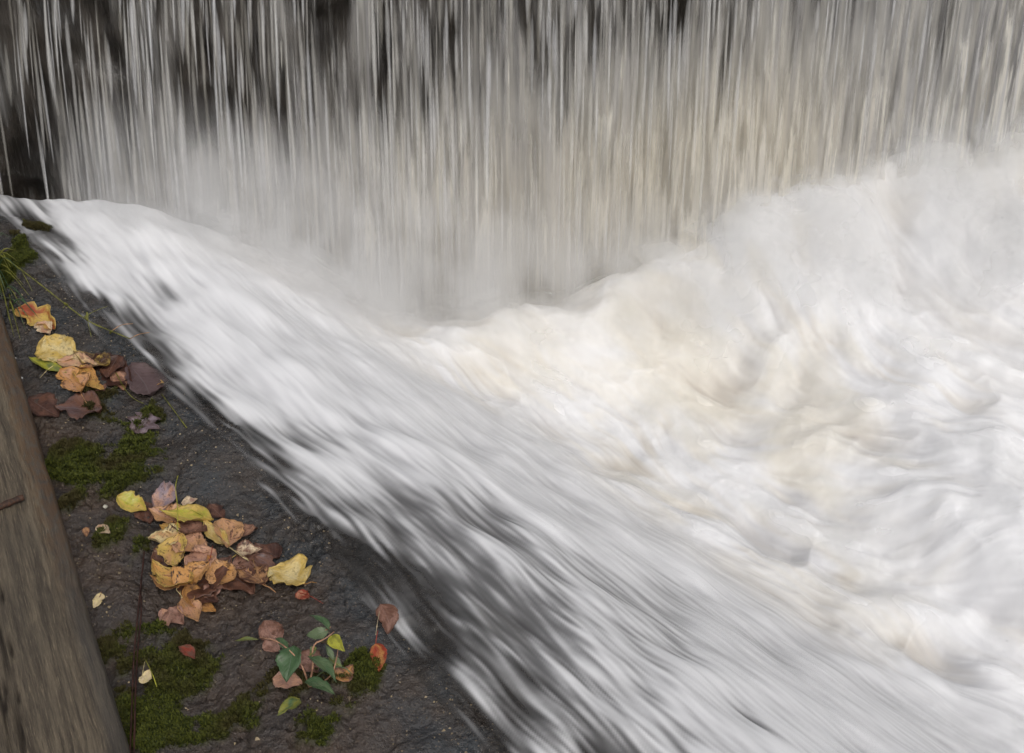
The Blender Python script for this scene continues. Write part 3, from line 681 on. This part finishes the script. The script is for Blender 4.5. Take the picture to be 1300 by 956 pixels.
# grass tuft
def blade_mesh(pts, w):
    pts = [Vector(p) for p in pts]
    for _ in range(2):
        q = [pts[0]]
        for a, b in zip(pts, pts[1:]): q += [a.lerp(b, .25), a.lerp(b, .75)]
        pts = q + [pts[-1]]
    n = len(pts); vs = []; fs = []
    for i, p in enumerate(pts):
        t = (pts[min(i + 1, n - 1)] - pts[max(i - 1, 0)]).normalized(); a = t.cross(Vector((.2, -.6, .8))).normalized(); nn = a.cross(t)
        ww = w * (1 - (i / (n - 1)) ** 2.2) + .0002
        vs += [p - a * ww, p + nn * ww * .5, p + a * ww, p - nn * .0004]
    for i in range(n - 1):
        for k in range(4): fs.append((4 * i + k, 4 * i + (k + 1) % 4, 4 * i + 4 + (k + 1) % 4, 4 * i + 4 + k))
    return vs, fs
def grass_tuft(roots, tips, label):
    t = bpy.data.objects.new('grass_tuft', None); COL.objects.link(t); tag(t, label, 'grass tuft', 'grass tufts')
    for i, (tx, ty, h) in enumerate(tips):
        rx, ry = roots[i % len(roots)]
        a, b = at(rx + random.uniform(-5, 5), ry + random.uniform(-5, 5), 0), at(tx, ty, h); m = (a + b) / 2 + np.array([0, 0, .035 + .03 * random.random()])
        v, f = blade_mesh([a, m, b], random.uniform(.0012, .0024)); mesh_obj('blade', v, f, stalk_mat(random.choice(['green', 'sage', 'olive', 'olive'])), t)
grass_tuft([(-6, 330), (-8, 345), (0, 350)], [(12, 300, .05), (22, 330, .04), (5, 296, .08), (16, 352, .03), (30, 362, .02), (8, 372, .02), (20, 385, .01), (38, 378, .01), (3, 380, .02), (14, 340, .03), (-4, 300, .06), (26, 345, .05), (2, 366, .03), (22, 318, .05), (9, 390, .0)],
           'green grass tuft at the foot of the beam by the left edge')
grass_tuft([(8, 375), (14, 392)], [(30, 398, .01), (22, 404, .01), (36, 388, .015), (12, 408, .0), (26, 432, .0), (33, 420, .0), (42, 410, .0), (48, 402, .01), (18, 428, .0)],
           'thin yellowed grass tuft just above the red and yellow leaf')

# seedling
sdl = bpy.data.objects.new('seedling', None); COL.objects.link(sdl)
root = at(392, 872); tag(sdl, 'green leafy seedling with red stems growing at the lower edge', 'seedling')
def U(px, py, h):      # a point h above the bank along that line of sight
    return at(px, py, h)
stemm = stalk_mat('peach')
tube('stem', [root, U(398, 845, .05), U(396, 818, .08), U(412, 808, .10), U(424, 800, .11)], (.0022, .0012), stemm, sdl)
tube('stem', [root, U(386, 850, .04), U(375, 832, .06), U(352, 813, .06), U(330, 809, .05)], (.0020, .0010), stemm, sdl)
tube('stem', [U(400, 812, .09), U(410, 802, .11), U(420, 796, .115)], (.0012, .0009), stemm, sdl)
tube('stem', [root, U(410, 850, .05), U(436, 845, .06), U(447, 856, .05)], (.0014, .0010), stalk_mat('sage'), sdl)
tube('stem', [root, U(420, 862, .05), U(428, 835, .07), U(430, 812, .09)], (.0014, .0010), stemm, sdl)
for b, t, w, ca, cb, sh, cu, ro in [
    ((372, 818, .07), (362, 864, .05), .050, 'green', 'green', 'ovate', .10, 5), ((419, 797, .115), (394, 777, .11), .022, 'sage', 'green', 'ovate', .2, 30), ((416, 797, .115), (388, 806, .10), .024, 'sage', 'sage', 'ovate', .15, -25),
    ((420, 806, .10), (437, 826, .10), .026, 'olive', 'lime', 'ovate', .2, 15), ((328, 810, .05), (297, 811, .05), .011, 'sage', 'olive', 'lance', .15, 10), ((390, 826, .08), (428, 862, .06), .026, 'sage', 'green', 'lance', .18, -10),
    ((386, 858, .05), (424, 878, .06), .026, 'sage', 'green', 'ovate', .16, 0), ((402, 822, .08), (392, 832, .07), .018, 'olive', 'sage', 'ovate', .15, 0), ((424, 820, .08), (404, 812, .08), .020, 'olive', 'dark', 'ovate', .15, 20),
    ((416, 832, .07), (436, 848, .06), .016, 'olive', 'sage', 'lance', .15, 0), ((424, 838, .08), (414, 818, .09), .013, 'sage', 'sage', 'lance', .2, 10), ((364, 824, .06), (350, 808, .06), .018, 'sage', 'green', 'ovate', .15, 10),
    ((380, 880, .03), (352, 905, .03), .030, 'green', 'olive', 'ovate', .15, 0)]:
    o = leaf('leaf', U(*b), U(*t), w, sh, ca, cb, 0, cu, -.18, ro, 0, .12, parent=sdl, world=True, wetness=.32)

# pebble
def blob_stone(name, px, py, rpx, col, label):
    c = at(px, py); rr = rpx / F0 * 2.7; vs = []; fs = []; n, k = 9, 12
    for i in range(n):
        for j in range(k):
            a = math.pi * i / (n - 1); b = 2 * math.pi * j / k
            f = 1 + .16 * math.sin(3 * b + i) + .12 * math.cos(2 * a + j)
            vs.append((rr * f * math.sin(a) * math.cos(b), rr * f * math.sin(a) * math.sin(b) * .8, rr * .6 * f * math.cos(a)))
    for i in range(n - 1):
        for j in range(k): fs.append((i * k + j, (i + 1) * k + j, (i + 1) * k + (j + 1) % k, i * k + (j + 1) % k))
    m = NT('pebble'); mm = m.done(m.bsdf(m.mix(m.ramp(m.noise(m.obj(), 300, 3), .4, .6), col, tuple(x * .6 for x in col)), .6, .4))
    o = mesh_obj(name, vs, fs, mm); o.location = (c[0], c[1], c[2] + rr * .35); tag(o, label, 'pebble', 'pale pebbles on the bank')
blob_stone('pebble', 134, 644, 3.6, (.60, .57, .47), 'whitish pebble between the moss and the yellow-green oval leaf')
blob_stone('pebble', 27, 481, 3.6, (.75, .76, .74), 'white stone chip at the beam edge left of the upper leaf cluster')
blob_stone('pebble', 148, 672, 2.8, (.45, .36, .20), 'tan pebble on the thin moss left of the heap')
blob_stone('pebble', 20, 455, 1.8, (.7, .7, .68), 'tiny white chip on the beam side above the white stone')

# timber beam
bA, bB = P(-18, 330, .0), P(190, 1040, .0)
bd = (bB - bA)[:2]; bd = bd / np.linalg.norm(bd); bn = np.array([bd[1], -bd[0]]);  bn = -bn if bn[0] > 0 else bn    # towards the left
st = bA[:2] - bd * .9
Lb = 3.6
ls = np.arange(0, Lb, .008)
secs = [(0.0, -.06, 0)] + [(.004 * 0 + .0, -.03, 0), (.001, .030, 0), (.003, .050, 0), (.005, .062, 0), (.009, .066, 0), (.024, .067, 1)] + [(.036 + .006 * k, .068, 1) for k in range(1, 100)] + [(.64, .06, 1), (.645, -.1, 1)]
sec = np.array(secs); LS, Q = np.meshgrid(ls, np.arange(len(secs)), indexing='ij')
off = sec[Q.astype(int), 0]; hh = sec[Q.astype(int), 1]
grain = fbm(off * 95 + 2 * fbm(LS * 1.3, off * 4, 201, 2), LS * 2.4, 202, 4) - .5
crack = np.abs(fbm(off * 26 + 1.3 * fbm(LS * 1.1, off * 3, 203, 2), LS * .9, 204, 3) - .5)
ck = (1 - smooth(0, .022, crack)) * smooth(.40, .55, fbm(LS * 1.5, off * 6, 207, 2)); dz = grain * .007 - .010 * ck
edge_w = (fbm(LS * 2.0, off * 0, 205, 3) - .5) * .008 + (fbm(LS * 14, off * 0, 206, 3) - .5) * .006
bxx = st[0] + bd[0] * LS + bn[0] * (off + edge_w * smooth(.2, 0, off)); byy = st[1] + bd[1] * LS + bn[1] * (off + edge_w * smooth(.2, 0, off))
bzz = hh + dz - .01 * smooth(.02, 0, off)
def mat_wood():
    m = NT('weathered_timber'); o = m.n('Attribute', attribute_name='grainco').outputs['Vector']
    a = m.noise(m.mapping(o, (6, 80, 40)), 1, 6, .7, .15); b = m.noise(m.mapping(o, (22, 330, 100)), 1, 5, .7, .1); d = m.noise(m.mapping(o, (1.4, 5, 5)), 1, 4, .6)
    c = m.mix(m.ramp(a, .34, .66), (.078, .061, .044), (.205, .165, .115))
    c = m.mix(m.ramp(b, .52, .70, 0, .75), c, (.33, .265, .18))
    c = m.mix(m.ramp(b, .44, .30, 0, .7), c, (.035, .026, .020))
    c = m.mix(m.ramp(d, .5, .68, 0, .5), c, (.085, .072, .056))
    c = m.mix(m.math('MULTIPLY', m.attr('ochre'), m.ramp(m.noise(m.mapping(o, (30, 90, 90)), 1, 4, .6), .36, .56)), c, (.22, .095, .018))
    c = m.mix(m.math('MULTIPLY', m.attr('side'), .55), c, (.075, .070, .066))
    c = m.mix(m.math('MULTIPLY', m.attr('crack'), .85), c, (.014, .010, .008))
    h = m.math('ADD', m.math('MULTIPLY', a, 1.0), m.math('MULTIPLY', b, .7))
    return m.done(m.bsdf(c, .62, .35, Normal=m.bump(h, 1.0, .009)))
ochre = smooth(.06, .0, off) * smooth(2.5, 1.9, LS) * smooth(.8, 1.0, LS)
beam = grid_obj('timber_beam', bxx, byy, bzz, mat_wood(), {'crack': ck, 'ochre': ochre, 'side': smooth(.036, .026, off)})
a = beam.data.attributes.new('grainco', 'FLOAT_VECTOR', 'POINT'); a.data.foreach_set('vector', np.stack([LS, off, hh], -1).reshape(-1).astype(np.float32))
tag(beam, 'big weathered timber beam along the left edge of the bank', 'beam')
# rusty bolt in the beam
m = NT('rust'); RUST = m.done(m.bsdf(m.mix(m.ramp(m.noise(m.obj(), 120, 4), .4, .6), (.035, .020, .014), (.075, .035, .02)), .75, .4))
b0, b1 = Vector(P(-4, 645, .075)), Vector(P(30, 631, .082))
bolt = mesh_obj('rusty_bolt', [(0, 0, 0)], [], RUST); bpy.data.objects.remove(bolt)
bolt = tube('rusty_bolt', [b0, (b0 + b1) / 2 + Vector((0, 0, .001)), b1], (.0075, .0065), RUST, None, 12)
tag(bolt, 'dark rusty bolt lying out of the timber beam', 'bolt')

# moss tufts and grit (uncountable)
def scatter_tris(n, area, fn):
    vs, fs = [], []
    k = 0
    while k < n:
        x = rng.uniform(area[0], area[1], 20000); y = rng.uniform(area[2], area[3], 20000)
        for q in fn(x, y):
            vs.append(q)
            k += 1
            if k >= n: break
    return np.concatenate(vs) if vs else np.zeros((0, 3))
def moss_tufts():
    pts = []
    while len(pts) < 34000:
        x = rng.uniform(-1.5, .3, 40000); y = rng.uniform(1.2, 3.3, 40000)
        mk = moss_mask(x, y); ok = (mk > rng.uniform(.25, 1.0, 40000)); x = x[ok]; y = y[ok]
        z = bank_h(x, y) + moss_mask(x, y) * (.006 + .010 * fbm(x * 45, y * 45, 88, 3))
        pts += list(zip(x, y, z))
    pts = np.array(pts[:34000]); n = len(pts)
    V = []; 
    for b in range(3):
        th = rng.uniform(0, 2 * np.pi, n); L = rng.uniform(.004, .011, n); lean = rng.uniform(.2, .9, n)
        dx, dy = np.cos(th), np.sin(th); w = rng.uniform(.0010, .0020, n)
        tip = pts + np.stack([dx * L * lean, dy * L * lean, L * (1.1 - .5 * lean)], -1); sid = np.stack([-dy * w, dx * w, w * 0], -1)
        mid = pts + (tip - pts) * .5
        V.append(np.stack([pts - sid * .5, mid - sid, tip, mid + sid], 1))
    V = np.concatenate(V).reshape(-1, 3); nf = len(V) // 4
    me = bpy.data.meshes.new('moss'); me.vertices.add(len(V)); me.vertices.foreach_set('co', V.astype(np.float32).reshape(-1))
    me.loops.add(nf * 4); me.loops.foreach_set('vertex_index', np.arange(nf * 4, dtype=np.int32)); me.polygons.add(nf); me.polygons.foreach_set('loop_start', np.arange(0, nf * 4, 4, dtype=np.int32)); me.update(calc_edges=True)
    at_ = me.attributes.new('tone', 'FLOAT', 'POINT'); at_.data.foreach_set('value', np.repeat(rng.uniform(0, 1, nf), 4).astype(np.float32))
    m = NT('moss'); o = m.obj()
    c = m.mix(m.attr('tone'), (.018, .026, .007), (.098, .110, .016)); c = m.mix(m.ramp(m.noise(o, 7, 3), .42, .62), c, (.050, .042, .014))
    me.materials.append(m.done(m.bsdf(c, .7, .2)))
    ob = bpy.data.objects.new('moss', me); COL.objects.link(ob); tag(ob, kind='stuff')
moss_tufts()
def grit():
    n = 12000; x = rng.uniform(-1.4, .3, n); y = rng.uniform(1.2, 3.2, n)
    ok = (dist(x, y) < .0) & (fbm(x * 6, y * 6, 301, 3) > rng.uniform(.3, .7, n)); x = x[ok]; y = y[ok]; n = len(x)
    z = bank_h(x, y) + .0005; c = np.stack([x, y, z], -1); s = rng.uniform(.0008, .0032, n) ** 1.0; s[rng.uniform(0, 1, n) < .06] *= 1.8
    V = []; tet = np.array([(1, 0, 0), (-.5, .8, 0), (-.5, -.8, 0), (0, 0, .7), (.3, .5, .6), (-.4, 0, .5)])
    J = tet[None] * s[:, None, None] * rng.uniform(.6, 1.4, (n, 6, 3)); th = rng.uniform(0, 6.28, n); ct, stt = np.cos(th)[:, None], np.sin(th)[:, None]
    X_ = J[..., 0] * ct - J[..., 1] * stt; Y_ = J[..., 0] * stt + J[..., 1] * ct
    V = np.stack([X_, Y_, J[..., 2]], -1) + c[:, None]; V = V.reshape(-1, 3)
    F = []; base = np.array([(0, 4, 3), (1, 5, 4), (2, 3, 5), (3, 4, 5), (0, 1, 4), (1, 2, 5), (2, 0, 3)])
    F = (base[None] + (np.arange(n) * 6)[:, None, None]).reshape(-1, 3)
    me = bpy.data.meshes.new('gravel'); me.from_pydata(V.tolist(), [], F.tolist())
    a = me.attributes.new('tone', 'FLOAT', 'POINT'); a.data.foreach_set('value', np.repeat(rng.uniform(0, 1, n) ** 2, 6).astype(np.float32))
    m = NT('gravel'); me.materials.append(m.done(m.bsdf(m.mix(m.attr('tone'), (.05, .035, .028), (.42, .33, .20)), .5, .4)))
    ob = bpy.data.objects.new('gravel', me); COL.objects.link(ob); tag(ob, kind='stuff')
grit()

# ------------------------------------------------------------------ strands and drops of water: many thin spindles in one mesh
def spindles(name, A_, B_, C_, rad, mat):
    """A_, B_, C_: start, middle, end points (n,3)"""
    n = len(A_); ts = np.array([0, .15, .4, .7, .9, 1.0]); fr = np.array([.05, .6, 1, .85, .45, .05]); fd = np.array([0, .5, 1, 1, .5, 0])
    P_ = [(A_ * (1 - t) ** 2 + 2 * B_ * t * (1 - t) + C_ * t * t) for t in ts]
    ax = C_ - A_; ax /= np.linalg.norm(ax, axis=1)[:, None]; u = np.cross(ax, [0, 1.0, .1]); u /= np.linalg.norm(u, axis=1)[:, None]; w = np.cross(ax, u)
    V = np.zeros((n, 6, 4, 3))
    for i in range(6):
        for k in range(4):
            a = math.pi / 2 * k; V[:, i, k] = P_[i] + (u * math.cos(a) + w * math.sin(a)) * (rad * fr[i])[:, None]
    F = []
    for i in range(5):
        for k in range(4): F.append((i * 4 + k, i * 4 + (k + 1) % 4, i * 4 + 4 + (k + 1) % 4, i * 4 + 4 + k))
    F = (np.array(F)[None] + (np.arange(n) * 24)[:, None, None]).reshape(-1, 4)
    me = bpy.data.meshes.new(name); me.vertices.add(n * 24); me.vertices.foreach_set('co', V.astype(np.float32).reshape(-1))
    me.loops.add(F.size); me.loops.foreach_set('vertex_index', F.astype(np.int32).reshape(-1)); me.polygons.add(len(F)); me.polygons.foreach_set('loop_start', np.arange(0, F.size, 4, dtype=np.int32)); me.update(calc_edges=True)
    me.polygons.foreach_set('use_smooth', np.ones(len(F), bool))
    a = me.attributes.new('fade', 'FLOAT', 'POINT'); a.data.foreach_set('value', np.tile(np.repeat(fd, 4), n).astype(np.float32))
    a = me.attributes.new('tone', 'FLOAT', 'POINT'); a.data.foreach_set('value', np.repeat(rng.uniform(0, 1, n), 24).astype(np.float32))
    me.materials.append(mat); ob = bpy.data.objects.new(name, me); COL.objects.link(ob); tag(ob, kind='stuff'); return ob
def mat_strand(al):
    m = NT('water_strand'); c = m.mix(m.attr('tone'), (.80, .76, .66), (.84, .84, .85)); f = m.bsdf(c, .4, .4); tr = m.n('BsdfTransparent'); mx = m.n('MixShader')
    m.set(mx.inputs[0], m.math('MULTIPLY', m.math('MULTIPLY', m.attr('fade'), m.math('ADD', m.math('MULTIPLY', m.attr('tone'), .7), .3)), al)); m.t.links.new(tr.outputs[0], mx.inputs[1]); m.t.links.new(f.outputs[0], mx.inputs[2]); return m.done(mx.outputs[0])
n = 2600; x = rng.uniform(-2.4, 2.4, n); d0 = rng.uniform(.05, .85, n); L = rng.uniform(.16, .55, n) * (.4 + d0); v0 = rng.uniform(.62, .95, n)
keep = fbm(x * 6, d0 * 1.5, 401, 3) > rng.uniform(.3, .62, n); x, d0, L, v0 = x[keep], d0[keep], L[keep], v0[keep]
def fp(d): return np.stack([x, WALL_Y - .07 - v0 * (1 - .30 * smooth(.5, 1.2, x) + .38 * smooth(-.1, -.7, x)) * np.sqrt(2 * d / 9.8), CREST_Z - d], -1)
spindles('falling_strands', fp(d0), fp(d0 + L / 2), fp(d0 + L), rng.uniform(.0020, .0075, len(x)), mat_strand(.22))
# ------------------------------------------------------------------ froth: loose layers of bubbles and spray over the churning water
def froth():
    m = NT('froth'); o = m.obj()
    c = m.mix(m.attr('tan'), (.92, .92, .92), (.90, .88, .82)); f = m.bsdf(c, .6, .1); tr = m.n('BsdfTransparent'); tl = m.n('BsdfTranslucent'); m.t.links.new(c, tl.inputs[0])
    mm = m.n('MixShader'); mm.inputs[0].default_value = .5; m.t.links.new(f.outputs[0], mm.inputs[1]); m.t.links.new(tl.outputs[0], mm.inputs[2])
    mx = m.n('MixShader'); m.set(mx.inputs[0], m.attr('dens')); m.t.links.new(tr.outputs[0], mx.inputs[1]); m.t.links.new(mm.outputs[0], mx.inputs[2]); mat = m.done(mx.outputs[0])
    xs = np.arange(-1.3, 2.45, .008); ys = np.arange(1.3, 3.9, .008); FX, FY = np.meshgrid(xs, ys)
    Zs = wsample(WZ, FX, FY)
    for _ in range(3):
        Zp = np.pad(Zs, 3, 'edge'); Zs = sum(Zp[i:i + Zs.shape[0], 3:-3] for i in range(7)) / 7
        Zp = np.pad(Zs, 3, 'edge'); Zs = sum(Zp[3:-3, i:i + Zs.shape[1]] for i in range(7)) / 7
    T = wsample(turb, FX, FY); tn = wsample(tan, FX, FY); q = wsample(nb, FX, FY); q2 = wsample(ne, FX, FY); q3 = wsample(n2, FX, FY); fo = wsample(foam, FX, FY)
    DD = dist(FX, FY)
    gyz = np.gradient(Zs, axis=0) / .008; gxz = np.gradient(Zs, axis=1) / .008
    nl = np.sqrt(1 + gyz ** 2 + gxz ** 2); NX, NY, NZ = -gxz / nl, -gyz / nl, 1 / nl
    crest = np.clip(smooth(3.15, 3.5, FY), 0, 1)
    K = 6
    for k in range(1, K + 1):
        h = k * (.005 + .012 * crest)
        big = fbm(FX * 6 + 3.1 * k * .1, FY * 6, 520, 3) * .55 + fbm(FX * 17, FY * 17, 530 + k, 3) * .45 + .06 * q + .03 * q2 + .04 * q3 * (1 - T)
        d = smooth(.38 + .03 * k, .72 + .03 * k, big + .05 * crest) * (.30 + .16 * crest - .03 * k)
        d = d * np.clip(T + .35 * crest + .45 * fo * smooth(.25, .5, DD), 0, 1) * smooth(2.43, 2.3, FX) * smooth(-1.28, -1.1, FX) * smooth(3.88, 3.75, FY) * fo
        o_ = grid_obj('froth', FX + NX * h, FY + NY * h, Zs + NZ * h, mat, {'dens': d, 'tan': tn}, keep=d > .004); tag(o_, kind='stuff')
froth()
